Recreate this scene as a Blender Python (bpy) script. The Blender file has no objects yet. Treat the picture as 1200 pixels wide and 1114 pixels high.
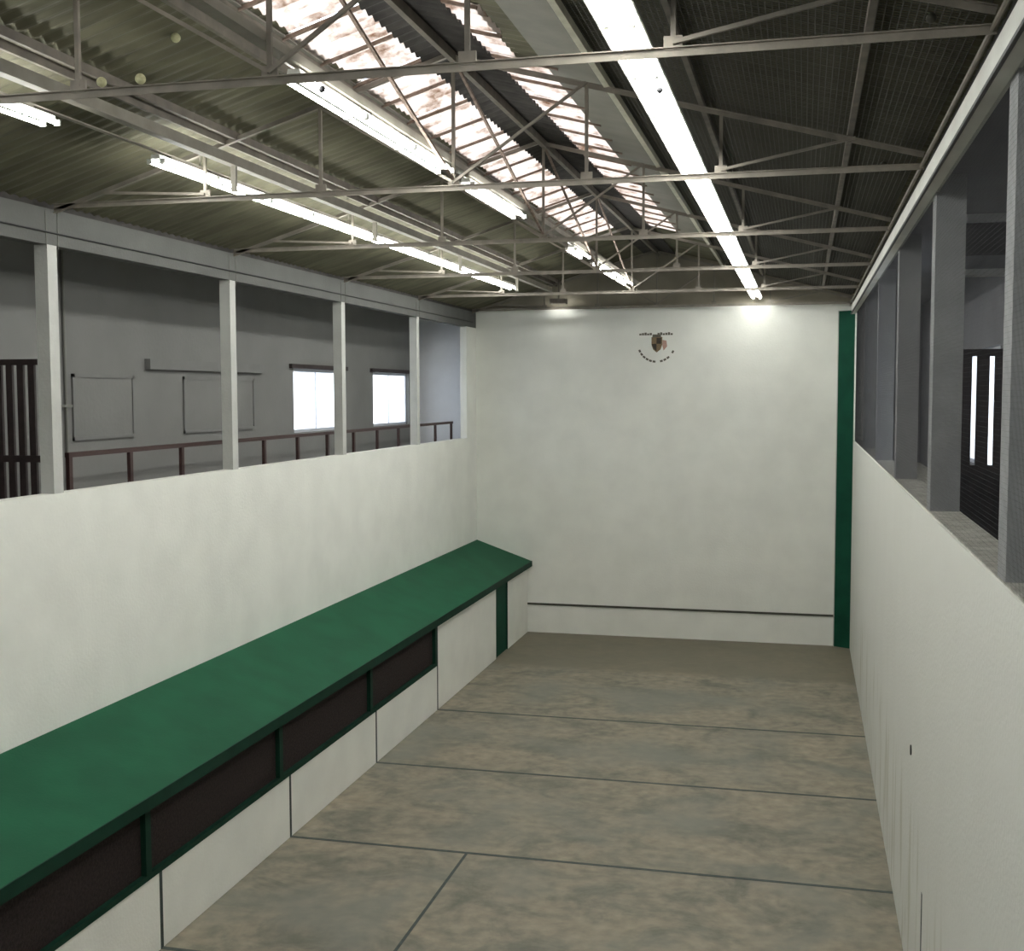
import bpy, math, random
from mathutils import Matrix, Vector
random.seed(7)
scene = bpy.context.scene
COL = scene.collection

# ------------------------------------------------------------------ camera
F_PX, PITCH, YAW, ROLL, CAM_Z = 1387.88, 0.0692, 0.2415, -0.0029, 6.3065
cam_d = bpy.data.cameras.new('camera')
cam_d.sensor_fit = 'HORIZONTAL'
cam_d.sensor_width = 36.0
cam_d.lens = F_PX / 1200.0 * 36.0
cam_d.clip_start = 0.05
cam_d.clip_end = 300
cam = bpy.data.objects.new('camera', cam_d)
COL.objects.link(cam)
_fw = Vector((-math.sin(YAW) * math.cos(PITCH), math.cos(YAW) * math.cos(PITCH), -math.sin(PITCH)))
_rt = Vector((math.cos(YAW), math.sin(YAW), 0))
_up = _rt.cross(_fw)
_r2 = math.cos(ROLL) * _rt + math.sin(ROLL) * _up
_u2 = -math.sin(ROLL) * _rt + math.cos(ROLL) * _up
m = Matrix.Identity(4)
for i in range(3):
    m[i][0] = _r2[i]; m[i][1] = _u2[i]; m[i][2] = -_fw[i]
m[2][3] = CAM_Z
cam.matrix_world = m
scene.camera = cam

# ------------------------------------------------------------------ sky and exposure
SKY = 3.9
world = bpy.data.worlds.new('overcast_sky')
scene.world = world
world.use_nodes = True
bg = world.node_tree.nodes['Background']
bg.inputs['Color'].default_value = (0.80, 0.89, 1.0, 1)
bg.inputs['Strength'].default_value = SKY
vs = scene.view_settings
vs.view_transform = 'Standard'
vs.look = 'None'
vs.exposure = 0.78
vs.gamma = 1.0
vs.use_curve_mapping = False
TUBE = 26.0            # fluorescent tube emission
TUBE_COL = (0.98, 0.99, 0.945)

# ------------------------------------------------------------------ dimensions (metres)
XL, XR = -8.42, 1.175          # court side walls
YB, YF = 30.26, -2.0           # far wall, wall behind the camera
XG = -7.035                    # front of the low spectator gallery
ZS = 5.16                      # sill of the upper openings
Z_OL, Z_OR = 8.02, 8.20        # heads of the openings
Z_EV = 8.43                    # eaves
X_RD, Z_RD = -3.62, 9.97       # ridge
SLOPE, SLOPE_L = 0.263, 0.302
BAY = 4.436
TRUSS_Y = [7.73 + BAY * k for k in range(6)]
COL_Y = [12.01 + BAY * k for k in range(-3, 4)]
XGL, XGR = -10.0, 2.75         # outer walls of the upper galleries
Z_GF = 4.6                     # gallery floors


def roof_z(x, off=0.0):
    return Z_RD - (SLOPE * (x - X_RD) if x > X_RD else SLOPE_L * (X_RD - x)) - off


# ------------------------------------------------------------------ material helpers
def new_mat(name):
    mt = bpy.data.materials.new(name)
    mt.use_nodes = True
    nt = mt.node_tree
    return mt, nt, nt.nodes['Principled BSDF']


def mat(name, col, rough=0.6, metal=0.0, var=0.0, scale=4.0, bump=0.0, bscale=40.0, spec=0.5, col2=None, stretch=None):
    mt, nt, b = new_mat(name)
    b.inputs['Roughness'].default_value = rough
    b.inputs['Metallic'].default_value = metal
    b.inputs['Specular IOR Level'].default_value = spec
    tc = nt.nodes.new('ShaderNodeTexCoord')
    mp = nt.nodes.new('ShaderNodeMapping')
    nt.links.new(tc.outputs['Object'], mp.inputs['Vector'])
    if stretch:
        mp.inputs['Scale'].default_value = stretch
    n = nt.nodes.new('ShaderNodeTexNoise')
    n.inputs['Scale'].default_value = scale
    n.inputs['Detail'].default_value = 6
    nt.links.new(mp.outputs['Vector'], n.inputs['Vector'])
    r = nt.nodes.new('ShaderNodeValToRGB')
    r.color_ramp.elements[0].position = 0.35
    r.color_ramp.elements[1].position = 0.65
    c2 = col2 or tuple(min(1, c * (1 + var)) for c in col)
    c1 = col if col2 else tuple(c * (1 - var) for c in col)
    r.color_ramp.elements[0].color = (*c1, 1)
    r.color_ramp.elements[1].color = (*c2, 1)
    nt.links.new(n.outputs['Fac'], r.inputs['Fac'])
    nt.links.new(r.outputs['Color'], b.inputs['Base Color'])
    if bump:
        n2 = nt.nodes.new('ShaderNodeTexNoise')
        n2.inputs['Scale'].default_value = bscale
        n2.inputs['Detail'].default_value = 4
        nt.links.new(mp.outputs['Vector'], n2.inputs['Vector'])
        bp = nt.nodes.new('ShaderNodeBump')
        bp.inputs['Strength'].default_value = bump
        bp.inputs['Distance'].default_value = 0.02
        nt.links.new(n2.outputs['Fac'], bp.inputs['Height'])
        nt.links.new(bp.outputs['Normal'], b.inputs['Normal'])
    return mt


def emit_mat(name, col, s):
    mt, nt, b = new_mat(name)
    b.inputs['Base Color'].default_value = (0.9, 0.9, 0.9, 1)
    b.inputs['Emission Color'].default_value = (*col, 1)
    b.inputs['Emission Strength'].default_value = s
    return mt


M = {}
M['white_wall'] = mat('white_wall_paint', (0.84, 0.845, 0.79), 0.75, var=0.035, scale=1.3, bump=0.25, bscale=22, spec=0.25)
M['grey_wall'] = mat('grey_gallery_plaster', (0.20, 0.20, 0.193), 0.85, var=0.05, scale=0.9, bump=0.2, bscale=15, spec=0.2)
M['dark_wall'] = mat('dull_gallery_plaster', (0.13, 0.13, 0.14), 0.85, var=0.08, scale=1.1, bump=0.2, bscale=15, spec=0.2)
M['pillar'] = mat('pillar_paint', (0.50, 0.505, 0.48), 0.8, var=0.05, scale=3, bump=0.3, bscale=25, spec=0.2)
M['beam'] = mat('beam_shade_in_colour', (0.125, 0.127, 0.120), 0.85, var=0.05, scale=2, bump=0.2, bscale=25, spec=0.2)  # shade along the left beam is put into this darkened colour
M['right_beam'] = mat('beam_light_in_colour', (0.62, 0.62, 0.58), 0.85, var=0.05, scale=2, bump=0.2, bscale=25, spec=0.2)  # lightened: lamp light missing on the right beam is put into the colour
M['right_pillar'] = mat('grey_pillar_concrete', (0.34, 0.345, 0.35), 0.8, var=0.07, scale=3, bump=0.3, bscale=25, spec=0.2)
M['sill'] = mat('worn_sill_concrete', (0.36, 0.35, 0.31), 0.85, var=0.2, scale=9, bump=0.4, bscale=40)
M['green'] = mat('green_roof_paint', (0.011, 0.088, 0.043), 0.65, var=0.10, scale=1.5, bump=0.12, bscale=30, spec=0.15)
M['green_dark'] = mat('dark_green_gloss', (0.005, 0.032, 0.019), 0.65, var=0.12, scale=4, spec=0.15)
M['green_pier'] = mat('green_pier_paint', (0.006, 0.058, 0.033), 0.7, var=0.15, scale=2, spec=0.12)
M['line'] = mat('dark_line_paint', (0.035, 0.05, 0.045), 0.7, var=0.25, scale=12)
M['mesh'] = mat('brown_gallery_mesh', (0.024, 0.017, 0.016), 0.8, var=0.35, scale=30, bump=0.4, bscale=90, spec=0.2)
M['steel'] = mat('grey_beige_truss_paint', (0.21, 0.187, 0.155), 0.65, var=0.16, scale=5, bump=0.1)
M['steel_rust'] = mat('rusty_brace', (0.19, 0.14, 0.11), 0.8, var=0.3, scale=14)
M['purlin'] = mat('purlin_paint', (0.16, 0.14, 0.115), 0.7, var=0.2, scale=5)
M['purlin_lit'] = mat('purlin_lamplight_in_colour', (0.62, 0.60, 0.50), 0.6, var=0.1, scale=5)  # lamplight on the purlin flange is put into this pale colour
M['flashing'] = mat('grey_flashing_sheet', (0.16, 0.152, 0.125), 0.65, var=0.12, scale=2.5)
M['roof'] = mat('grey_olive_roof_sheet', (0.108, 0.102, 0.064), 0.8, var=0.25, scale=1.2, stretch=(1.0, 3.0, 1.0), bump=0.1)
M['cap'] = mat('dark_ridge_cap', (0.034, 0.030, 0.027), 0.85, var=0.3, scale=5)
M['gable'] = mat('gable_board', (0.26, 0.235, 0.18), 0.8, var=0.12, scale=1.5)
M['net'] = mat('grey_net_cord', (0.075, 0.072, 0.058), 0.8)
M['screen'] = mat('dark_screen_wire', (0.035, 0.035, 0.04), 0.8)
M['tray'] = mat('white_enamel_tray', (0.82, 0.82, 0.78), 0.45, var=0.03, scale=5)
M['channel'] = mat('lighting_channel_paint', (0.26, 0.24, 0.20), 0.6, var=0.12, scale=4)
M['tube'] = emit_mat('fluorescent_tube_glow', TUBE_COL, TUBE)
M['tube_off'] = mat('unlit_tube_glass', (0.6, 0.6, 0.56), 0.3)
M['rail'] = mat('dark_red_brown_wood', (0.040, 0.017, 0.015), 0.55, var=0.25, scale=12, stretch=(1, 8, 8))
M['gate'] = mat('blackish_brown_board', (0.022, 0.012, 0.012), 0.6, var=0.3, scale=10)
M['cable'] = mat('black_cable', (0.02, 0.02, 0.02), 0.6)
M['pipe'] = mat('dull_grey_pipe', (0.17, 0.17, 0.15), 0.6)
M['shutter'] = mat('painted_shutter', (0.175, 0.175, 0.17), 0.75, var=0.05, scale=3)
M['frame'] = mat('window_frame_paint', (0.55, 0.57, 0.62), 0.6)
M['ball'] = mat('pale_yellow_ball', (0.50, 0.49, 0.30), 0.9, var=0.1, scale=60)
M['ball_dark'] = mat('black_rubber_ball', (0.015, 0.015, 0.018), 0.7)
M['gold'] = mat('faded_gold_paint', (0.20, 0.14, 0.075), 0.7, var=0.2, scale=30)
M['red'] = mat('faded_pink_red_paint', (0.48, 0.30, 0.25), 0.8, var=0.1, scale=30)
M['ink'] = mat('dark_brown_ink', (0.045, 0.035, 0.025), 0.8, var=0.3, scale=30)
M['text'] = mat('grey_brown_lettering', (0.12, 0.11, 0.085), 0.8, var=0.25, scale=40)
M['end_face'] = mat('gallery_end_whitewash', (0.80, 0.81, 0.84), 0.8, var=0.03, scale=2, spec=0.2)
M['strip'] = mat('dull_metal_strip', (0.075, 0.075, 0.06), 0.55, metal=0.4, var=0.2, scale=6)


def right_wall_mat():
    mt, nt, b = new_mat('white_wall_paint_with_stains')
    b.inputs['Roughness'].default_value = 0.75
    b.inputs['Specular IOR Level'].default_value = 0.25
    N = nt.nodes.new
    L = nt.links.new
    tc = N('ShaderNodeTexCoord')
    n1 = N('ShaderNodeTexNoise'); n1.inputs['Scale'].default_value = 1.3; n1.inputs['Detail'].default_value = 6
    L(tc.outputs['Object'], n1.inputs['Vector'])
    r1 = N('ShaderNodeValToRGB')
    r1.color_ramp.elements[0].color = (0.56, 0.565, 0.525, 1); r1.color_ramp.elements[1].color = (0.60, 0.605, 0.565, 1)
    L(n1.outputs['Fac'], r1.inputs['Fac'])
    # olive damp streaks running down the lowest metre and a half
    mp = N('ShaderNodeMapping'); mp.inputs['Scale'].default_value = (1, 1.3, 0.16)
    L(tc.outputs['Object'], mp.inputs['Vector'])
    n2 = N('ShaderNodeTexNoise'); n2.inputs['Scale'].default_value = 3.0; n2.inputs['Detail'].default_value = 5
    L(mp.outputs['Vector'], n2.inputs['Vector'])
    r2 = N('ShaderNodeValToRGB')
    r2.color_ramp.elements[0].position = 0.55; r2.color_ramp.elements[1].position = 0.62
    r2.color_ramp.elements[0].color = (0, 0, 0, 1); r2.color_ramp.elements[1].color = (0.42, 0.42, 0.42, 1)
    L(n2.outputs['Fac'], r2.inputs['Fac'])
    sx = N('ShaderNodeSeparateXYZ'); L(tc.outputs['Object'], sx.inputs['Vector'])
    mr = N('ShaderNodeMapRange')
    mr.inputs['From Min'].default_value = 2.1; mr.inputs['From Max'].default_value = 1.5
    L(sx.outputs['Z'], mr.inputs['Value'])
    mu = N('ShaderNodeMath'); mu.operation = 'MULTIPLY'
    L(r2.outputs['Color'], mu.inputs[0]); L(mr.outputs['Result'], mu.inputs[1])
    mx = N('ShaderNodeMixRGB')
    mx.inputs['Color2'].default_value = (0.30, 0.29, 0.19, 1)
    L(mu.outputs[0], mx.inputs['Fac']); L(r1.outputs['Color'], mx.inputs['Color1'])
    L(mx.outputs['Color'], b.inputs['Base Color'])
    nb = N('ShaderNodeTexNoise'); nb.inputs['Scale'].default_value = 22
    L(tc.outputs['Object'], nb.inputs['Vector'])
    bp = N('ShaderNodeBump'); bp.inputs['Strength'].default_value = 0.25; bp.inputs['Distance'].default_value = 0.02
    L(nb.outputs['Fac'], bp.inputs['Height']); L(bp.outputs['Normal'], b.inputs['Normal'])
    return mt


def floor_mat():
    mt, nt, b = new_mat('worn_concrete_floor')
    b.inputs['Roughness'].default_value = 0.62
    b.inputs['Specular IOR Level'].default_value = 0.3
    N = nt.nodes.new
    L = nt.links.new
    tc = N('ShaderNodeTexCoord')
    mp = N('ShaderNodeMapping'); mp.inputs['Scale'].default_value = (0.75, 1.0, 1)
    L(tc.outputs['Object'], mp.inputs['Vector'])
    n1 = N('ShaderNodeTexNoise'); n1.inputs['Scale'].default_value = 1.15; n1.inputs['Detail'].default_value = 9; n1.inputs['Roughness'].default_value = 0.68
    n1.inputs['Distortion'].default_value = 0.6
    L(mp.outputs['Vector'], n1.inputs['Vector'])
    r1 = N('ShaderNodeValToRGB')
    e = r1.color_ramp.elements
    e[0].position = 0.36; e[0].color = (0.150, 0.146, 0.116, 1)
    e[1].position = 0.66; e[1].color = (0.301, 0.258, 0.194, 1)
    k = e.new(0.50); k.color = (0.237, 0.215, 0.168, 1)
    L(n1.outputs['Fac'], r1.inputs['Fac'])
    # fine rubbed grain
    n2 = N('ShaderNodeTexNoise'); n2.inputs['Scale'].default_value = 5; n2.inputs['Detail'].default_value = 8
    L(tc.outputs['Object'], n2.inputs['Vector'])
    r2 = N('ShaderNodeValToRGB')
    r2.color_ramp.elements[0].position = 0.3; r2.color_ramp.elements[1].position = 0.7
    r2.color_ramp.elements[0].color = (0.74, 0.75, 0.75, 1); r2.color_ramp.elements[1].color = (1.14, 1.13, 1.10, 1)
    L(n2.outputs['Fac'], r2.inputs['Fac'])
    mx = N('ShaderNodeMixRGB'); mx.blend_type = 'MULTIPLY'; mx.inputs['Fac'].default_value = 1
    L(r1.outputs['Color'], mx.inputs['Color1']); L(r2.outputs['Color'], mx.inputs['Color2'])
    # grey rubbed patches
    n3 = N('ShaderNodeTexNoise'); n3.inputs['Scale'].default_value = 0.55; n3.inputs['Detail'].default_value = 5
    mp3 = N('ShaderNodeMapping'); mp3.inputs['Location'].default_value = (13, 4, 2)
    L(tc.outputs['Object'], mp3.inputs['Vector']); L(mp3.outputs['Vector'], n3.inputs['Vector'])
    r3 = N('ShaderNodeValToRGB'); r3.color_ramp.elements[0].position = 0.48; r3.color_ramp.elements[1].position = 0.66
    r3.color_ramp.elements[0].color = (0, 0, 0, 1); r3.color_ramp.elements[1].color = (0.75, 0.75, 0.75, 1)
    L(n3.outputs['Fac'], r3.inputs['Fac'])
    mg = N('ShaderNodeMixRGB'); mg.inputs['Color2'].default_value = (0.185, 0.187, 0.159, 1)
    L(r3.outputs['Color'], mg.inputs['Fac']); L(mx.outputs['Color'], mg.inputs['Color1'])
    # the older, browner screed in the strip before the far wall
    sx = N('ShaderNodeSeparateXYZ'); L(tc.outputs['Object'], sx.inputs['Vector'])
    mr = N('ShaderNodeMapRange'); mr.inputs['From Min'].default_value = 26.2; mr.inputs['From Max'].default_value = 26.6
    mr.inputs['To Max'].default_value = 0.8
    L(sx.outputs['Y'], mr.inputs['Value'])
    mb = N('ShaderNodeMixRGB'); mb.inputs['Color2'].default_value = (0.172, 0.155, 0.112, 1)
    L(mr.outputs['Result'], mb.inputs['Fac']); L(mg.outputs['Color'], mb.inputs['Color1'])
    L(mb.outputs['Color'], b.inputs['Base Color'])
    bp = N('ShaderNodeBump'); bp.inputs['Strength'].default_value = 0.15; bp.inputs['Distance'].default_value = 0.01
    L(n2.outputs['Fac'], bp.inputs['Height']); L(bp.outputs['Normal'], b.inputs['Normal'])
    return mt


def pane_mat(name, clean, dirt, rust_amount, scale):
    """translucent sheet that lets sky light through, with dirt of its own"""
    mt = bpy.data.materials.new(name)
    mt.use_nodes = True
    nt = mt.node_tree
    nt.nodes.clear()
    N = nt.nodes.new
    L = nt.links.new
    out = N('ShaderNodeOutputMaterial')
    tc = N('ShaderNodeTexCoord')
    n = N('ShaderNodeTexNoise'); n.inputs['Scale'].default_value = scale; n.inputs['Detail'].default_value = 7; n.inputs['Roughness'].default_value = 0.7
    L(tc.outputs['Object'], n.inputs['Vector'])
    r = N('ShaderNodeValToRGB')
    r.color_ramp.elements[0].position = 0.5 - rust_amount; r.color_ramp.elements[0].color = (*dirt, 1)
    r.color_ramp.elements[1].position = 0.50; r.color_ramp.elements[1].color = (*clean, 1)
    L(n.outputs['Fac'], r.inputs['Fac'])
    t = N('ShaderNodeBsdfTranslucent'); d = N('ShaderNodeBsdfDiffuse')
    L(r.outputs['Color'], t.inputs['Color']); L(r.outputs['Color'], d.inputs['Color'])
    mix = N('ShaderNodeMixShader'); mix.inputs['Fac'].default_value = 0.25
    L(t.outputs[0], mix.inputs[1]); L(d.outputs[0], mix.inputs[2])
    L(mix.outputs[0], out.inputs['Surface'])
    return mt


M['right_wall'] = right_wall_mat()
M['floor'] = floor_mat()
M['skylight'] = pane_mat('stained_skylight_sheet', (0.68, 0.61, 0.56), (0.24, 0.155, 0.10), 0.20, 3.2)
M['frosted'] = pane_mat('frosted_window_pane', (0.88, 0.88, 0.88), (0.80, 0.80, 0.82), 0.1, 3.0)


# ------------------------------------------------------------------ geometry helpers
class MB:
    def __init__(self):
        self.v = []; self.f = []

    def box(self, x0, x1, y0, y1, z0, z1):
        b = len(self.v)
        self.v += [(x, y, z) for z in (z0, z1) for y in (y0, y1) for x in (x0, x1)]
        self.f += [tuple(b + i for i in q) for q in
                   ((0, 2, 3, 1), (4, 5, 7, 6), (0, 1, 5, 4), (2, 6, 7, 3), (0, 4, 6, 2), (1, 3, 7, 5))]
        return self

    def prism(self, pts, axis, a, b_):
        """extrude a polygon (list of 2-d points) along an axis"""
        n = len(pts); b = len(self.v)

        def P(p, t):
            return {'x': (t, p[0], p[1]), 'y': (p[0], t, p[1]), 'z': (p[0], p[1], t)}[axis]
        self.v += [P(p, a) for p in pts] + [P(p, b_) for p in pts]
        self.f.append(tuple(b + i for i in range(n)))
        self.f.append(tuple(b + n + i for i in reversed(range(n))))
        for i in range(n):
            j = (i + 1) % n
            self.f.append((b + j, b + i, b + n + i, b + n + j))
        return self

    def bar(self, p, q, w, h, up=(0, 0, 1)):
        """rectangular bar from p to q, w across, h along 'up'"""
        p = Vector(p); q = Vector(q)
        d = (q - p).normalized()
        s = d.cross(Vector(up))
        if s.length < 1e-4:
            s = d.cross(Vector((0, 1, 0)))
        s.normalize(); u = s.cross(d).normalized()
        b = len(self.v)
        for e in (p, q):
            for a, c in ((-1, -1), (1, -1), (1, 1), (-1, 1)):
                self.v.append(tuple(e + s * (a * w / 2) + u * (c * h / 2)))
        self.f += [tuple(b + i for i in t) for t in
                   ((0, 1, 2, 3), (7, 6, 5, 4), (0, 4, 5, 1), (1, 5, 6, 2), (2, 6, 7, 3), (3, 7, 4, 0))]
        return self

    def angle(self, p, q, w, t=0.008):
        """L-section steel angle from p to q"""
        p = Vector(p); q = Vector(q)
        d = (q - p).normalized()
        s = Vector((0, 1, 0)); u = s.cross(d).normalized()
        self.bar(p + u * 0, q + u * 0, w, t, up=u)
        self.bar(p + u * (w / 2), q + u * (w / 2), t, w, up=u)
        return self

    def tube(self, p, q, r, n=8):
        p = Vector(p); q = Vector(q)
        d = (q - p).normalized()
        a = d.orthogonal().normalized(); c = d.cross(a)
        b = len(self.v)
        for e in (p, q):
            for i in range(n):
                t = 2 * math.pi * i / n
                self.v.append(tuple(e + (a * math.cos(t) + c * math.sin(t)) * r))
        for i in range(n):
            j = (i + 1) % n
            self.f.append((b + i, b + j, b + n + j, b + n + i))
        self.f.append(tuple(b + i for i in reversed(range(n))))
        self.f.append(tuple(b + n + i for i in range(n)))
        return self

    def sphere(self, c, r, nu=12, nv=8):
        b = len(self.v)
        self.v.append((c[0], c[1], c[2] - r))
        for i in range(1, nv):
            t = -math.pi / 2 + math.pi * i / nv
            for k in range(nu):
                a = 2 * math.pi * k / nu
                self.v.append((c[0] + r * math.cos(t) * math.cos(a), c[1] + r * math.cos(t) * math.sin(a), c[2] + r * math.sin(t)))
        self.v.append((c[0], c[1], c[2] + r))
        top = len(self.v) - 1
        for k in range(nu):
            k2 = (k + 1) % nu
            self.f.append((b, b + 1 + k2, b + 1 + k))
            for i in range(nv - 2):
                self.f.append((b + 1 + i * nu + k, b + 1 + i * nu + k2, b + 1 + (i + 1) * nu + k2, b + 1 + (i + 1) * nu + k))
            self.f.append((top, b + 1 + (nv - 2) * nu + k, b + 1 + (nv - 2) * nu + k2))
        return self

    def corrugated(self, xa, xb, y0, y1, off, pitch=0.177, amp=0.013, t=0.012, seg=6, nx=1):
        """corrugated sheet lying on the roof slope between xa and xb, waves along y"""
        n = max(2, int(round((y1 - y0) / pitch * seg)))
        b = len(self.v)
        for layer in (0, 1):
            for i in range(n + 1):
                y = y0 + (y1 - y0) * i / n
                w = amp * math.sin(2 * math.pi * y / pitch)
                for x in (xa, xb):
                    self.v.append((x, y, roof_z(x, off) + w + layer * t))
        o = 2 * (n + 1)
        for i in range(n):
            a = b + 2 * i
            self.f.append((a, a + 2, a + 3, a + 1))
            self.f.append((o + a, o + a + 1, o + a + 3, o + a + 2))
            self.f.append((a, o + a, o + a + 2, a + 2))
            self.f.append((a + 1, a + 3, o + a + 3, o + a + 1))
        self.f.append((b, b + 1, o + b + 1, o + b))
        e = b + 2 * n
        self.f.append((e, o + e, o + e + 1, e + 1))
        return self

    def build(self, name, material, parent=None, smooth=False, bevel=0.0):
        base = parent.matrix_basis.translation if parent is not None else Vector((0, 0, 0))
        if parent is not None and parent.parent is not None:
            base = base + parent.parent.matrix_basis.translation
        me = bpy.data.meshes.new(name)
        me.from_pydata([tuple(Vector(p) - base) for p in self.v], [], self.f)
        import bmesh
        bm = bmesh.new(); bm.from_mesh(me)
        bmesh.ops.recalc_face_normals(bm, faces=bm.faces)
        bm.to_mesh(me); bm.free()
        if smooth:
            for p in me.polygons:
                p.use_smooth = True
        me.materials.append(M[material] if isinstance(material, str) else material)
        o = bpy.data.objects.new(name, me)
        COL.objects.link(o)
        if parent is not None:
            o.parent = parent
        if bevel:
            md = o.modifiers.new('edge_bevel', 'BEVEL'); md.width = bevel; md.segments = 2
        return o


def tag(o, label, cat, group=None):
    o['label'] = label; o['category'] = cat
    if group:
        o['group'] = group
    return o


def struct(o, label=None, cat=None):
    o['kind'] = 'structure'
    if label:
        o['label'] = label
    if cat:
        o['category'] = cat
    return o


def empty(name, loc=(0, 0, 0)):
    o = bpy.data.objects.new(name, None)
    o.empty_display_size = 0.2
    o.location = loc
    COL.objects.link(o)
    return o


def B(*a):
    return MB().box(*a)


def copy_tree(o, parent=None):
    c = o.copy()
    COL.objects.link(c)
    c.parent = parent
    for ch in list(o.children):
        copy_tree(ch, c)
    return c


ORD = ['nearest', 'second nearest', 'third nearest', 'fourth nearest', 'fifth nearest', 'sixth nearest', 'seventh nearest', 'eighth nearest',
       'ninth nearest', 'tenth nearest', 'eleventh nearest', 'twelfth nearest']
ORDF = ['last', 'second', 'third', 'fourth', 'fifth', 'sixth', 'seventh', 'eighth', 'ninth', 'tenth', 'eleventh', 'twelfth', 'thirteenth',
        'fourteenth', 'fifteenth', 'sixteenth', 'seventeenth', 'eighteenth', 'nineteenth', 'twentieth', 'twenty-first', 'twenty-second']

# ================================================================== THE SETTING
# ---- floor
floor = struct(B(XL - 0.3, XR + 0.35, YF - 0.2, YB + 0.3, -0.2, 0.0).build('floor', 'floor'),
               'worn beige and grey concrete court floor with dark lines', 'floor')
LINE_Y = [22.29, 18.79, 15.29, 11.79]
for y in LINE_Y:
    B(XG, XR, y - 0.03, y + 0.03, 0.0, 0.003).build('court_line', 'line', floor)
B(-4.44, -4.40, YF, 15.26, 0.0, 0.003).build('court_line', 'line', floor)

# ---- left wall: solid below, pillars and a lintel beam above
wl = struct(empty('wall_left', (XL, 14, 0)), 'white left side wall with a row of square openings above', 'wall')
B(XL - 0.17, XL, YF, YB, 0, ZS).build('lower_wall', 'white_wall', wl)
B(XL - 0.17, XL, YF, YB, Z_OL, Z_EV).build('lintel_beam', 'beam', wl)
B(XL - 0.17, XL - 0.06, YF, YB, Z_EV, Z_EV + 0.13).build('eaves_board', 'cap', wl)
for y in COL_Y:
    B(XL - 0.17, XL, y, y + 0.18, ZS, Z_OL).build('pillar', 'pillar', wl)
B(XL - 0.17, XL, 29.35, YB, ZS, Z_OL).build('pillar', 'white_wall', wl)
for y in COL_Y:
    for dy in (-0.02, 0.20):
        MB().tube((XL + 0.008, y + dy, Z_OL - 0.05), (XL + 0.008, y + dy, Z_EV - 0.03), 0.005, 6).build('drop_cable', 'pipe', wl)

# ---- right wall
wr = struct(empty('wall_right', (XR, 14, 0)), 'white right side wall with dark glazed-looking openings above', 'wall')
wr['label'] = 'white right side wall with damp streaks and dark openings above'
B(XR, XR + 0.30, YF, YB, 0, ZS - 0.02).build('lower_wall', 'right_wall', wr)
B(XR + 0.02, XR + 0.30, YF, YB, ZS - 0.02, ZS).build('sill', 'sill', wr)
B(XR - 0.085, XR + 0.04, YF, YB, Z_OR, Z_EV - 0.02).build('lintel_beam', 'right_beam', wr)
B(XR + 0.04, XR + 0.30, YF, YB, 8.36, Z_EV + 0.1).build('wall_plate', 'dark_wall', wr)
B(XR + 0.04, XR + 0.10, YF, YB, Z_EV, Z_EV + 0.28).build('eaves_board', 'cap', wr)
for y in COL_Y:
    B(XR + 0.02, XR + 0.29, y + 0.02, y + 0.32, ZS, 8.36).build('pillar', 'right_pillar', wr)
B(XR, XR + 0.29, 29.3, YB, ZS, Z_OR).build('pillar', 'white_wall', wr)
sc_ = MB()  # guessed wire screen, added to darken the openings behind it
n = int((YB - 2.0) / 0.035)
for j in range(n):
    yy = 2.0 + 0.035 * j
    sc_.bar((XR + 0.012, yy, ZS), (XR + 0.012, yy, Z_OR), 0.0014, 0.0014, up=(0, 1, 0))
for j in range(int((Z_OR - ZS) / 0.035)):
    sc_.bar((XR + 0.012, 2.0, ZS + 0.035 * j), (XR + 0.012, YB - 0.9, ZS + 0.035 * j), 0.0008, 0.0008)
sc_.build('added_wire_screen', 'screen', wr)['kind'] = 'stuff'
# small dark hole plug and a dark scored line low on the wall
MB().tube((XR - 0.012, 13.2, 2.46), (XR + 0.02, 13.2, 2.46), 0.055, 14).build('dark_plug', 'cable', wr)
B(XR - 0.004, XR, 11.77, 11.83, 0.0, 1.46).build('wall_line', 'line', wr)

# ---- far wall, gable over it
wb = struct(empty('wall_back', (-3.6, YB, 0)), 'tall white end wall facing the camera', 'wall')
B(XL - 0.17, XR + 0.3, YB, YB + 0.25, 0, 8.52).build('wall_face', 'white_wall', wb)
B(XGL - 0.2, XL - 0.17, YB, YB + 0.25, Z_GF - 0.2, 8.5).build('gallery_end_face', 'end_face', wb)
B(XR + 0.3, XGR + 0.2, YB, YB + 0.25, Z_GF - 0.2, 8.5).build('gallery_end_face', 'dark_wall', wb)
MB().prism([(XL - 0.17, 8.52), (XR + 0.3, 8.52), (XR + 0.3, roof_z(XR + 0.3) + 0.03), (X_RD, Z_RD + 0.03), (XL - 0.17, roof_z(XL - 0.17) + 0.03)],
           'y', YB + 0.08, YB + 0.2).build('gable_boarding', 'gable', wb)
tr = struct(B(XG, 0.80, YB - 0.03, YB, 0.735, 0.785).build('trim_1', 'strip'),
            'dull dark metal strip across the foot of the end wall', 'trim')

# ---- wall behind the camera
struct(B(XGL - 0.2, XGR + 0.2, YF - 0.25, YF, 0, Z_RD).build('wall_front', 'white_wall'), 'white wall behind the viewpoint', 'wall')

# ---- upper galleries
WIN_Z = (5.52, 6.82)
LEFT_OPEN = [(22.2, 24.85), (26.75, 29.4)]


def outer_wall(parent, x0, x1, opens, z0, z1, zo, material):
    B(x0, x1, YF, YB, z0, zo[0]).build('wall_below_windows', material, parent)
    B(x0, x1, YF, YB, zo[1], z1).build('wall_above_windows', material, parent)
    ys = [YF] + [v for o in opens for v in o] + [YB]
    for i in range(0, len(ys), 2):
        B(x0, x1, ys[i], ys[i + 1], zo[0], zo[1]).build('wall_pier', material, parent)


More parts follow.
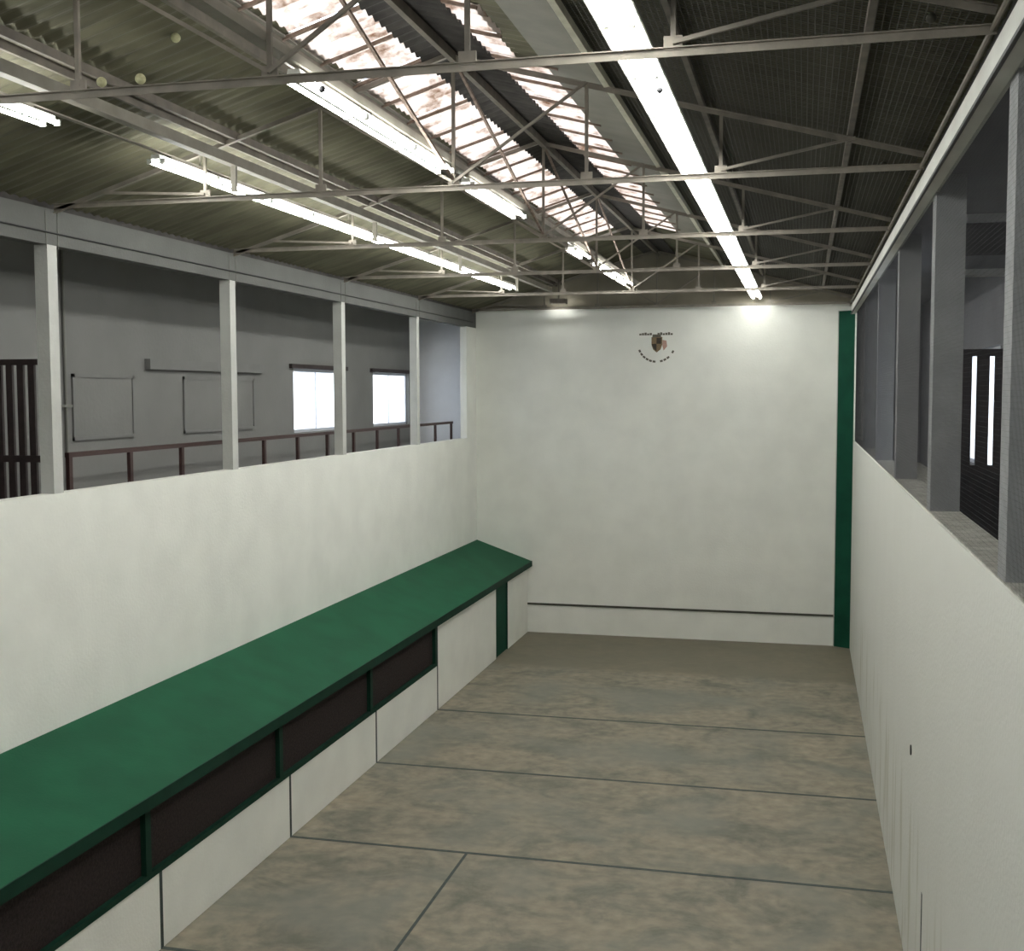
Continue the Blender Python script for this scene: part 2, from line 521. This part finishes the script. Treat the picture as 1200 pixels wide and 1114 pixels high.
wgl = struct(empty('wall_gallery_left', (XGL, 14, Z_GF)), 'dull grey outer wall seen through the left openings', 'wall')
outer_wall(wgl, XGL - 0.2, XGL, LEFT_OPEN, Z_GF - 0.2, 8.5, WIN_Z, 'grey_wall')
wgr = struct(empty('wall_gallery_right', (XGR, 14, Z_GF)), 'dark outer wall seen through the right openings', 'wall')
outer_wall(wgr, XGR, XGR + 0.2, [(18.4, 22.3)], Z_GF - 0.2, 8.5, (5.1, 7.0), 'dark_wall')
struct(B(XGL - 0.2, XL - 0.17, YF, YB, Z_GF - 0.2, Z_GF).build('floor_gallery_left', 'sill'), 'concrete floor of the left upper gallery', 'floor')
struct(B(XR + 0.30, XGR + 0.2, YF, YB, Z_GF - 0.2, Z_GF).build('floor_gallery_right', 'sill'), 'concrete floor of the right upper gallery', 'floor')
struct(B(XGL - 0.2, XL - 0.17, YF, YB, 8.36, 8.5).build('ceiling_gallery_left', 'grey_wall'), 'grey ceiling of the left upper gallery', 'ceiling')
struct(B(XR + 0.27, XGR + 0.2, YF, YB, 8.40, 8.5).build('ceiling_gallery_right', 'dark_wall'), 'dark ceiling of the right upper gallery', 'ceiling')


def window(name, x, side, y0, y1, z0, z1, label, nx=3):
    w = struct(empty(name, (x, (y0 + y1) / 2, z0)), label, 'window')
    xa, xb = (x - 0.14, x - 0.08) if side < 0 else (x + 0.08, x + 0.14)
    fr = MB()
    fr.box(xa, xb, y0, y1, z0, z0 + 0.06); fr.box(xa, xb, y0, y1, z1 - 0.06, z1)
    fr.box(xa, xb, y0, y0 + 0.06, z0, z1); fr.box(xa, xb, y1 - 0.06, y1, z0, z1)
    for k in range(1, nx):
        yy = y0 + (y1 - y0) * k / nx
        fr.box(xa, xb, yy - 0.012, yy + 0.012, z0, z1)
    fr.build('window_frame', 'frame', w)
    xm = (xa + xb) / 2
    for k in range(nx):
        B(xm - 0.004, xm + 0.004, y0 + (y1 - y0) * k / nx + 0.02, y0 + (y1 - y0) * (k + 1) / nx - 0.02, z0 + 0.05, z1 - 0.05).build('pane', 'frosted', w)
    return w


w1 = window('window_1', XGL, -1, 22.2, 24.85, *WIN_Z, 'bright window left of two seen through the left openings', 2)
w2 = window('window_2', XGL, -1, 26.75, 29.4, *WIN_Z, 'bright window nearest the far corner of the left gallery', 2)
for w, y0, y1 in ((w1, 22.0, 25.0), (w2, 26.55, 29.6)):
    B(XGL, XGL + 0.07, y0, y1, 6.82, 6.91).build('blind_box', 'gate', w)
window('window_3', XGR, 1, 18.4, 22.3, 5.1, 7.0, 'bright window behind the slats of the right gate', 4)
# blocked-up windows on the left gallery wall
for i, (y0, y1, lab) in enumerate(((17.8, 20.4, 'blocked window with grey shutter beneath a ledge in the left gallery'),
                                   (14.72, 16.3, 'faint blocked window beside the vertical pipe in the left gallery'))):
    w = struct(empty('window_%d' % (4 + i), (XGL, y0, 5.66)), lab, 'window')
    fr = MB()
    fr.box(XGL, XGL + 0.03, y0, y0 + 0.05, 5.66, 6.6); fr.box(XGL, XGL + 0.03, y1 - 0.05, y1, 5.66, 6.6)
    fr.box(XGL, XGL + 0.04, y0, y1, 5.66, 5.71); fr.box(XGL, XGL + 0.03, y0, y1, 6.55, 6.6)
    fr.build('window_frame', 'shutter', w)
    B(XGL, XGL + 0.012, y0 + 0.05, y1 - 0.05, 5.71, 6.55).build('shutter', 'grey_wall', w)
    if i == 0:
        B(XGL, XGL + 0.10, 16.65, 20.7, 6.70, 6.86).build('ledge', 'shutter', w)

# ---- roof: trusses carry purlins, purlins carry the sheets
roof = struct(empty('ceiling', (X_RD, 14, Z_EV)), 'low gable roof of dark corrugated sheets with a ridge skylight', 'ceiling')
EDGES = [YF - 0.2, 3.29] + TRUSS_Y[:5] + [YB + 0.3]
SKY_END = TRUSS_Y[4] - 0.05
SL, SR = -4.68, -2.58          # skylight edges
for k in range(len(EDGES) - 1):
    y0, y1 = EDGES[k], EDGES[k + 1]
    last = y1 > SKY_END + 1
    srx = X_RD if last else (-2.95 if k <= 2 else SR)
    slx = X_RD if last else SL
    MB().corrugated(XL - 0.25, slx, y0, y1 + 0.04, 0).build('roof_sheet', 'roof', roof)
    MB().corrugated(srx, XR + 0.38, y0, y1 + 0.04, 0).build('roof_sheet', 'roof', roof)
# skylight panes with laps between them
y = 3.3
i = 0
step = BAY / 5
shared = {}
while y < SKY_END - 0.1:
    y1 = min(y + step, SKY_END)
    right_edge = -2.95 if y < TRUSS_Y[1] - 0.1 else SR
    for xa, xb in ((SL - 0.08, X_RD - 0.02), (X_RD + 0.02, right_edge + 0.08)):
        MB().corrugated(xa, xb, y + 0.0, y1 - 0.012, 0.006 - 0.012 * (i % 2), 0.177, 0.018, 0.004, 4).build('skylight_pane', 'skylight', roof)
        MB().bar((xa, y, roof_z(xa, 0.05)), (xb, y, roof_z(xb, 0.05)), 0.035, 0.03).build('glazing_bar', 'steel_rust', roof)
    y += step
    i += 1
# ridge cap and ridge beam
cap = MB()
cap.corrugated(X_RD - 0.34, X_RD, YF, YB + 0.2, 0.06, 0.177, 0.02, 0.01)
cap.corrugated(X_RD, X_RD + 0.42, YF, YB + 0.2, 0.06, 0.177, 0.02, 0.01)
cap.build('ridge_cap', 'cap', roof)
MB().bar((X_RD, YF, Z_RD - 0.15), (X_RD, YB + 0.1, Z_RD - 0.15), 0.06, 0.10).build('ridge_beam', 'purlin', roof)
# purlins
for x, ma, w, h in ((-6.26, 'purlin', 0.035, 0.08), (-6.12, 'purlin', 0.035, 0.08), (-4.98, 'purlin', 0.05, 0.10),
                    (-4.76, 'purlin', 0.05, 0.10), (-1.99, 'purlin_lit', 0.06, 0.10), (-1.04, 'purlin', 0.05, 0.08), (0.40, 'purlin', 0.05, 0.08)):
    z = roof_z(x, 0.035 + h / 2)
    MB().bar((x, YF, z), (x, YB + 0.1, z), w, h).build('purlin', ma, roof)
# flashing boards along both skylight edges
for xa, xb in ((-2.62, -2.02), (-5.0, -4.70)):
    MB().prism([(xa, roof_z(xa, 0.045)), (xb, roof_z(xb, 0.045)), (xb, roof_z(xb, 0.03)), (xa, roof_z(xa, 0.03))], 'y', YF, SKY_END + 0.3).build('flashing_board', 'flashing', roof)
# long diagonal braces under the ridge
for k in range(4):
    MB().bar((X_RD, TRUSS_Y[k] + 0.03, Z_RD - 0.16), (X_RD, TRUSS_Y[k + 1] - 0.03, 8.56), 0.03, 0.03).build('ridge_brace', 'steel_rust', roof)
# fine ball netting stretched below the sheets
for xa, xb in ((-1.95, XR - 0.09),):
    nb = MB()
    sgn = 1
    n = int(round((xb - xa) / 0.05))
    for j in range(n + 1):
        x = xa + (xb - xa) * j / n
        z = roof_z(x, 0.05)
        nb.bar((x, 3.0, z), (x, YB, z), 0.009, 0.006)
    n = int(round((YB - 3.0) / 0.05))
    for j in range(n + 1):
        yy = 3.0 + (YB - 3.0) * j / n
        nb.bar((xa, yy, roof_z(xa, 0.05)), (xb, yy, roof_z(xb, 0.05)), 0.008, 0.006)
    o = nb.build('ball_netting', 'net', roof)
    o['kind'] = 'stuff'

# ================================================================== ROOF TRUSSES
ZC = 8.525


def make_truss(y, label):
    t = empty('roof_truss', (X_RD, y, ZC))
    tag(t, label, 'roof truss', 'steel roof trusses across the court')
    MB().angle((XL, y, ZC - 0.03), (XR - 0.085, y, ZC - 0.03), 0.055).build('bottom_chord', 'steel', t)
    off = 0.13
    for xe in (XL, XR - 0.085):
        MB().angle((X_RD, y, Z_RD - off), (xe, y, roof_z(xe, off)), 0.05).build('top_chord', 'steel', t)
    for x in (-6.5, -5.12, X_RD, -2.2, -0.84):
        MB().bar((x, y, ZC), (x, y, roof_z(x, off)), 0.034, 0.03).build('vertical_web', 'steel', t)
    for x0, x1 in ((X_RD, -2.2), (X_RD, -5.12), (-0.84, 0.45), (-6.5, -7.75)):
        MB().bar((x0, y - 0.02, ZC), (x1, y - 0.02, roof_z(x1, off)), 0.028, 0.028, up=(0, 1, 0)).build('diagonal_web', 'steel', t)
    for x in (X_RD, -5.12, -2.2, -0.84, -6.5):
        B(x - 0.06, x + 0.06, y - 0.012, y + 0.012, ZC - 0.045, ZC + 0.045).build('gusset_plate', 'steel', t)
    return t


TL = ['nearest steel truss crossing the top of the picture', 'second steel roof truss from the camera', 'third steel roof truss from the camera',
      'fourth steel roof truss, where the far part of the skylight runs', 'fifth steel roof truss at the far end of the skylight', 'farthest steel roof truss against the white end wall']
for y, l in zip(TRUSS_Y, TL):
    make_truss(min(y, YB - 0.12), l)

# ================================================================== FLUORESCENT LIGHTS
ZL = 8.66        # underside of the trays
LL = 1.25


def make_light(kind):
    LL = 1.25 if kind == 'tray' else 1.28
    r = empty('fluorescent_light', (0, 0, 0))
    if kind == 'tray':         # deep white reflector tray over two tubes
        MB().prism([(-0.14, -0.02), (-0.14, 0.0), (-0.09, 0.045), (0.09, 0.045), (0.14, 0.0), (0.14, -0.02), (0.13, -0.02), (0.12, 0.0), (-0.12, 0.0), (-0.13, -0.02)],
                   'y', -LL / 2 + 0.01, LL / 2 - 0.01).build('tray', 'tray', r)
    else:                      # slim batten with the tubes clear of its sides
        MB().prism([(-0.055, 0.0), (-0.045, 0.045), (0.045, 0.045), (0.055, 0.0)], 'y', -LL / 2 + 0.01, LL / 2 - 0.01).build('batten', 'tray', r)
    B(-0.03, 0.03, -0.35, 0.35, 0.045, 0.075).build('mounting_bracket', 'channel', r)
    for sx in (-0.08, 0.08):
        MB().tube((sx, -LL / 2 + 0.035, -0.026), (sx, LL / 2 - 0.035, -0.026), 0.019, 8).build('tube', 'tube', r, smooth=False)
        for e in (-1, 1):
            x0, x1 = (sx - 0.02, sx + 0.02) if kind == 'tray' else (min(sx * 1.25, sx * 0.6), max(sx * 1.25, sx * 0.6))
            B(x0, x1, e * (LL / 2 - 0.025) - 0.012, e * (LL / 2 - 0.025) + 0.012, -0.047, 0.002).build('lamp_holder', 'tray', r)
    return r


protos = {'tray': make_light('tray'), 'batten': make_light('batten')}
used = set()


def place_light(x, y, label, group, kind='batten', z=None):
    if kind not in used:
        o = protos[kind]; used.add(kind)
    else:
        o = copy_tree(protos[kind])
    o.location = (x, y, ZL if z is None else z)
    tag(o, label, 'light fitting', group)


ys = []
y = 30.12 - LL / 2
while y > 1.0:
    ys.append(y); y -= LL
for k, y in enumerate(ys):
    lab = 'fluorescent batten of the right row, closest to the end wall' if k == 0 else \
          'fluorescent batten of the bright right row, %s from the end wall' % ORDF[k] if k < len(ORDF) else 'fluorescent batten of the right row above the camera'
    place_light(-1.17, y, lab, 'battens of the right row', 'tray')
inner = [1.5, 2.8, 4.1, 8.93, 10.21, 11.49, 13.53, 14.83, 19.70, 22.0, 23.4, 24.9]
for k, y in enumerate(reversed(inner)):
    place_light(-3.70, y, 'fluorescent batten of the middle row left of the skylight, %s from the end wall' % ('first' if k == 0 else ORDF[k]),
                'battens of the middle row')
outer = [3.4, 4.7, 6.0, 7.5, 8.84, 11.85, 13.15, 14.43, 15.73, 17.01, 18.35, 19.65, 20.95, 22.25, 23.55, 24.85, 26.2]
for k, y in enumerate(reversed(outer)):
    place_light(-6.56, y, 'thin fluorescent batten of the outer left row, %s from the end wall' % ('first' if k == 0 else ORDF[k]),
                'battens of the outer left row', z=8.74)
for x, y1, zz, lab in ((-1.17, YB - 0.01, ZL, 'steel channel carrying the right row of lights'), (-3.70, 27.0, ZL, 'steel channel carrying the middle row of lights')):
    zz += 0.075
    c = empty('lighting_channel', (x, 0, zz))
    tag(c, lab, 'channel')
    MB().box(x - 0.05, x + 0.05, YF, y1, zz, zz + 0.008).build('channel_web', 'channel', c)
    for s in (-1, 1):
        MB().box(x + s * 0.05 - 0.004, x + s * 0.05 + 0.004, YF, y1, zz, zz + 0.07).build('channel_flange', 'channel', c)
hs = empty('lighting_channel', (-6.56, 0, 8.815))
tag(hs, 'slim steel channel carrying the outer left row of lights', 'channel')
MB().box(-6.585, -6.535, YF, 27.2, 8.815, 8.83).build('channel_web', 'channel', hs)
for y in TRUSS_Y[:5]:
    MB().bar((-6.56, y, 8.83), (-6.56, y, roof_z(-6.56, 0.02)), 0.02, 0.02).build('hanger', 'channel', hs)
# bare steel rail under the roof, right of the outer left lights
rl = empty('support_rail', (-6.15, 0, 8.82))
tag(rl, 'thick grey steel rail running above the outer left row of lights', 'rail')
MB().bar((-6.15, YF, 8.82), (-6.15, 29.2, 8.82), 0.10, 0.012).build('rail_flange', 'channel', rl)
MB().bar((-6.15, YF, 8.88), (-6.15, 29.2, 8.88), 0.012, 0.12).build('rail_web', 'channel', rl)
for y in TRUSS_Y[:5]:
    B(-6.18, -6.12, y - 0.02, y + 0.02, 8.54, 8.82).build('rail_bracket', 'channel', rl)

# added small hooded lamp, itself unseen, that washes the end wall under the left rows
hl = empty('added_wash_lamp', (-6.1, YB - 0.5, 8.60))
tag(hl, 'added small hooded lamp, unseen, washing the top left of the end wall', 'lamp')
MB().prism([(YB - 0.62, 8.57), (YB - 0.62, 8.70), (YB - 0.34, 8.70), (YB - 0.34, 8.69), (YB - 0.605, 8.69), (YB - 0.605, 8.57)], 'x', -6.30, -5.90).build('hood', 'purlin', hl)
for x in (-6.30, -5.915):
    B(x, x + 0.015, YB - 0.605, YB - 0.34, 8.57, 8.69).build('hood_cheek', 'purlin', hl)
MB().tube((-6.27, YB - 0.52, 8.645), (-5.93, YB - 0.52, 8.645), 0.035, 10).build('tube', 'tube', hl)
MB().bar((-6.1, YB - 0.48, 8.70), (-6.1, YB - 0.48, roof_z(-6.1, 0.03)), 0.03, 0.03).build('hanger', 'purlin', hl)

# ================================================================== LOW SPECTATOR GALLERY ALONG THE LEFT WALL
wf = struct(empty('wall_gallery_front', (XG, 14, 0)), 'low white front wall of the green-roofed gallery with dark lines', 'wall')
B(XG - 0.15, XG, YF, 22.24, 0, 0.90).build('low_wall', 'white_wall', wf)
B(XG - 0.15, XG, 22.24, 26.93, 0, 1.80).build('full_height_wall', 'white_wall', wf)
B(XG - 0.15, XG, 28.10, YB, 0, 1.80).build('full_height_wall', 'white_wall', wf)
B(XG - 0.15, XG, 26.93, 28.10, 1.76, 1.80).build('door_head', 'white_wall', wf)
for y in LINE_Y:
    B(XG, XG + 0.003, y - 0.03, y + 0.03, 0, 0.90).build('wall_line', 'line', wf)
B(XG, XG + 0.003, 22.26, 22.32, 0.9, 1.74).build('wall_line', 'line', wf)
d1 = struct(empty('door_1', (XG, 27.5, 0)), 'narrow dark green door at the far end of the low gallery', 'door')
B(XG - 0.08, XG - 0.03, 26.98, 28.05, 0, 1.76).build('door_leaf', 'green_pier', d1)
B(XG - 0.10, XG - 0.005, 26.93, 26.98, 0, 1.76).build('door_frame', 'green_dark', d1)
B(XG - 0.10, XG - 0.005, 28.05, 28.10, 0, 1.76).build('door_frame', 'green_dark', d1)

g = empty('spectator_gallery', (XL + 0.7, 14, 0.9))
tag(g, 'long sloping green gallery roof with dark mesh openings along the left wall', 'gallery')
xe = -6.93
MB().prism([(XL, 2.42), (XL, 2.34), (xe, 1.82), (xe, 1.895)], 'y', YF, YB).build('roof_slab', 'green', g)
B(xe, xe + 0.02, YF, YB, 1.755, 1.90).build('fascia_board', 'green_dark', g)
B(XG - 0.10, XG + 0.015, YF, 22.24, 0.90, 0.965).build('bottom_rail', 'green_dark', g)
B(XG - 0.10, XG + 0.01, YF, 22.24, 1.73, 1.83).build('top_rail', 'green_dark', g)
PY = [YF, 4.5, 8.02, 11.53, 14.99, 18.55, 22.17]
for y in PY[1:]:
    B(XG - 0.10, XG + 0.015, y - 0.055, y + 0.055, 0.965, 1.73).build('post', 'green_dark', g)
for k in range(len(PY) - 1):
    B(XG - 0.07, XG - 0.05, PY[k] + 0.055, PY[k + 1] - 0.055, 0.965, 1.73).build('mesh_panel', 'mesh', g)

# ================================================================== OBJECTS
# green corner pier, set at an angle across the far right corner
p = empty('corner_pier', (1.0, YB, 0))
tag(p, 'tall dark green angled pier in the far right corner', 'pier')
MB().prism([(0.80, YB), (0.80, YB - 0.04), (XR, YB - 0.24), (XR, YB)], 'z', 0, 8.29).build('pier_face', 'green_pier', p)
MB().prism([(0.78, YB - 0.0), (0.78, YB - 0.05), (0.80, YB - 0.05), (0.80, YB)], 'z', 0, 8.30).build('edge_strip', 'pillar', p)

# club emblem painted on the far wall
ex, ez = -3.66, 7.55
em = empty('wall_emblem', (ex, YB, ez))
tag(em, 'small painted shield emblem with lettering on the end wall', 'emblem')


def plate(pts, t0, t1, name, ma):
    MB().prism([(ex + a, ez + b) for a, b in pts], 'y', YB - t1, YB - t0).build(name, ma, em)


sh = [(-0.12, 0.16), (0.13, 0.16), (0.13, -0.02), (0.09, -0.13), (0.0, -0.20), (-0.08, -0.13), (-0.12, -0.02)]
plate([(a * 1.1 + 0.003, b * 1.08) for a, b in sh], 0, 0.003, 'shield_border', 'gold')
plate(sh, 0.003, 0.006, 'shield', 'gold')
plate([(0.0, 0.15), (0.12, 0.15), (0.12, 0.0), (0.0, 0.0)], 0.006, 0.008, 'shield_quarter', 'ink')
plate([(-0.115, 0.0), (0.0, 0.0), (0.0, -0.18), (-0.07, -0.12), (-0.115, -0.02)], 0.006, 0.008, 'shield_quarter', 'ink')
plate([(0.15, 0.10), (0.25, 0.08), (0.27, -0.06), (0.18, -0.17), (0.15, -0.05)], 0, 0.003, 'mantling', 'red')
plate([(-0.10, 0.24), (0.10, 0.24), (0.12, 0.165), (-0.11, 0.165)], 0, 0.004, 'crest', 'text')
tx = MB()
for k in range(13):        # illegible straight line of lettering
    a = -0.44 + k * 0.066
    if k in (5, 6):
        continue
    h = 0.075 + 0.02 * ((k * 7) % 3)
    tx.box(ex + a, ex + a + 0.056, YB - 0.003, YB, ez + 0.22, ez + 0.22 + h * 0.6)
tx.build('upper_lettering', 'text', em)
tx = MB()
for k in range(12):        # illegible arc of lettering below the shield
    th = math.radians(205 + k * 11.5)
    if k in (6, 10):
        continue
    R = 0.47
    c = Vector((ex + R * math.cos(th), YB - 0.0015, ez + 0.02 + R * math.sin(th)))
    tdir = Vector((-math.sin(th), 0, math.cos(th)))
    tx.bar(c - tdir * 0.036, c + tdir * 0.036, 0.003, 0.05, up=(math.cos(th), 0, math.sin(th)))
tx.build('lower_lettering', 'text', em)

# guard rail inside the left gallery
gr = empty('guard_rail', (-8.85, 21, Z_GF))
tag(gr, 'dark red-brown wooden guard rail inside the left upper gallery', 'railing')
B(-8.88, -8.82, 12.9, 29.45, 5.53, 5.59).build('top_rail', 'rail', gr)
for k in range(13):
    y = 12.95 + 1.37 * k
    B(-8.88, -8.83, y - 0.035, y + 0.035, Z_GF, 5.53).build('post', 'rail', gr)


def gate(x0, x1, y, label, step_, w):
    t = empty('slatted_gate', ((x0 + x1) / 2, y, Z_GF))
    tag(t, label, 'gate', 'gates across the upper galleries')
    for z0, z1 in ((6.66, 6.73), (5.50, 5.58), (Z_GF + 0.02, Z_GF + 0.12)):
        B(x0, x1, y - 0.03, y + 0.03, z0, z1).build('cross_rail', 'gate', t)
    n = int((x1 - x0) / step_)
    for k in range(n + 1):
        x = x0 + k * step_ if x0 > 0 else x1 - w - k * step_
        B(x, x + w, y - 0.02, y + 0.02, Z_GF + 0.02, 6.70).build('slat', 'gate', t)
    return t


gate(XGL + 0.02, XL - 0.19, 12.4, 'dark slatted wooden gate at the left edge, in the left upper gallery', 0.15, 0.085)
rg = gate(XR + 0.32, XGR - 0.02, 12.55, 'dark slatted gate with bright gaps, in the right upper gallery', 0.165, 0.118)
B(XR + 0.32, XGR - 0.02, 12.53, 12.57, Z_GF + 0.05, 5.52).build('lower_panel', 'gate', rg)

# cross beam and vent box over the right gate
cb = empty('gallery_cross_beam', (1.95, 12.7, 8.0))
tag(cb, 'grey cross beam with dark louvre above the right gate', 'beam')
B(XR + 0.30, XGR, 12.6, 12.8, 7.98, 8.06).build('beam', 'right_pillar', cb)
B(XR + 0.30, XGR, 12.66, 12.70, 7.66, 7.98).build('louvre_backing', 'cable', cb)
B(XR + 0.30, XGR, 12.58, 12.80, 7.46, 7.52).build('lower_beam', 'right_pillar', cb)

# cables and pipes
c = MB(); c.tube((XL + 0.012, YF, 8.16), (XL + 0.012, 29.9, 8.16), 0.011, 6)
tag(c.build('beam_cable', 'cable'), 'thin black cable along the beam above the left openings', 'cable')
c = MB(); c.tube((XR - 0.097, YF, Z_OR + 0.005), (XR - 0.097, YB - 0.3, Z_OR + 0.005), 0.018, 6)
tag(c.build('beam_cable', 'cable'), 'thin black cable along the bottom of the right beam', 'cable')
c = MB(); c.tube((XR - 0.11, YF, 8.47), (XR - 0.11, YB - 0.01, 8.47), 0.02, 8)
tag(c.build('eaves_pipe', 'purlin'), 'thin dull pipe along the right eaves above the beam', 'pipe')
c = empty('wall_pipe', (XGL + 0.03, 14.72, Z_GF))
tag(c, 'thin vertical grey pipe on the left gallery wall', 'pipe')
MB().tube((XGL + 0.03, 14.55, Z_GF), (XGL + 0.03, 14.55, 8.36), 0.02, 8).build('pipe_run', 'pipe', c)
B(XGL, XGL + 0.06, 14.40, 14.66, 6.13, 6.17).build('pipe_clip', 'pipe', c)

# balls lodged up in the roof
zch = ZC - 0.03 + 0.038
for (x, y, z, r, ma, lab) in ((-4.91, 7.695, ZC - 0.026 + 0.036, 0.036, 'ball', 'pale ball resting on the nearest truss, the left of two'),
                              (-4.60, 7.695, ZC - 0.026 + 0.038, 0.038, 'ball', 'dull ball resting on the nearest truss, the right of two'),
                              (-5.33, 9.50, roof_z(-5.33, 0.03) - 0.036, 0.042, 'ball', 'round yellowish ball stuck under the roof sheets at upper left'),
                              (0.77, 8.31, roof_z(0.77, 0.05) - 0.035, 0.035, 'net', 'small grey ball caught in the netting at upper right'),
                              (0.79, 13.38, roof_z(0.79, 0.05) - 0.045, 0.045, 'net', 'small grey ball caught in the netting below the second truss'),
                              (-3.58, 8.55, ZL - 0.03 - 0.02, 0.026, 'ball_dark', 'small black ball wedged under the first middle-row light'),
                              (-1.09, 9.13, ZL - 0.03 - 0.042, 0.024, 'ball_dark', 'small black ball wedged under the bright right-row light')):
    tag(MB().sphere((x, y, z), r).build('lodged_ball', ma, None, smooth=True), lab, 'ball', 'balls lodged in the roof')
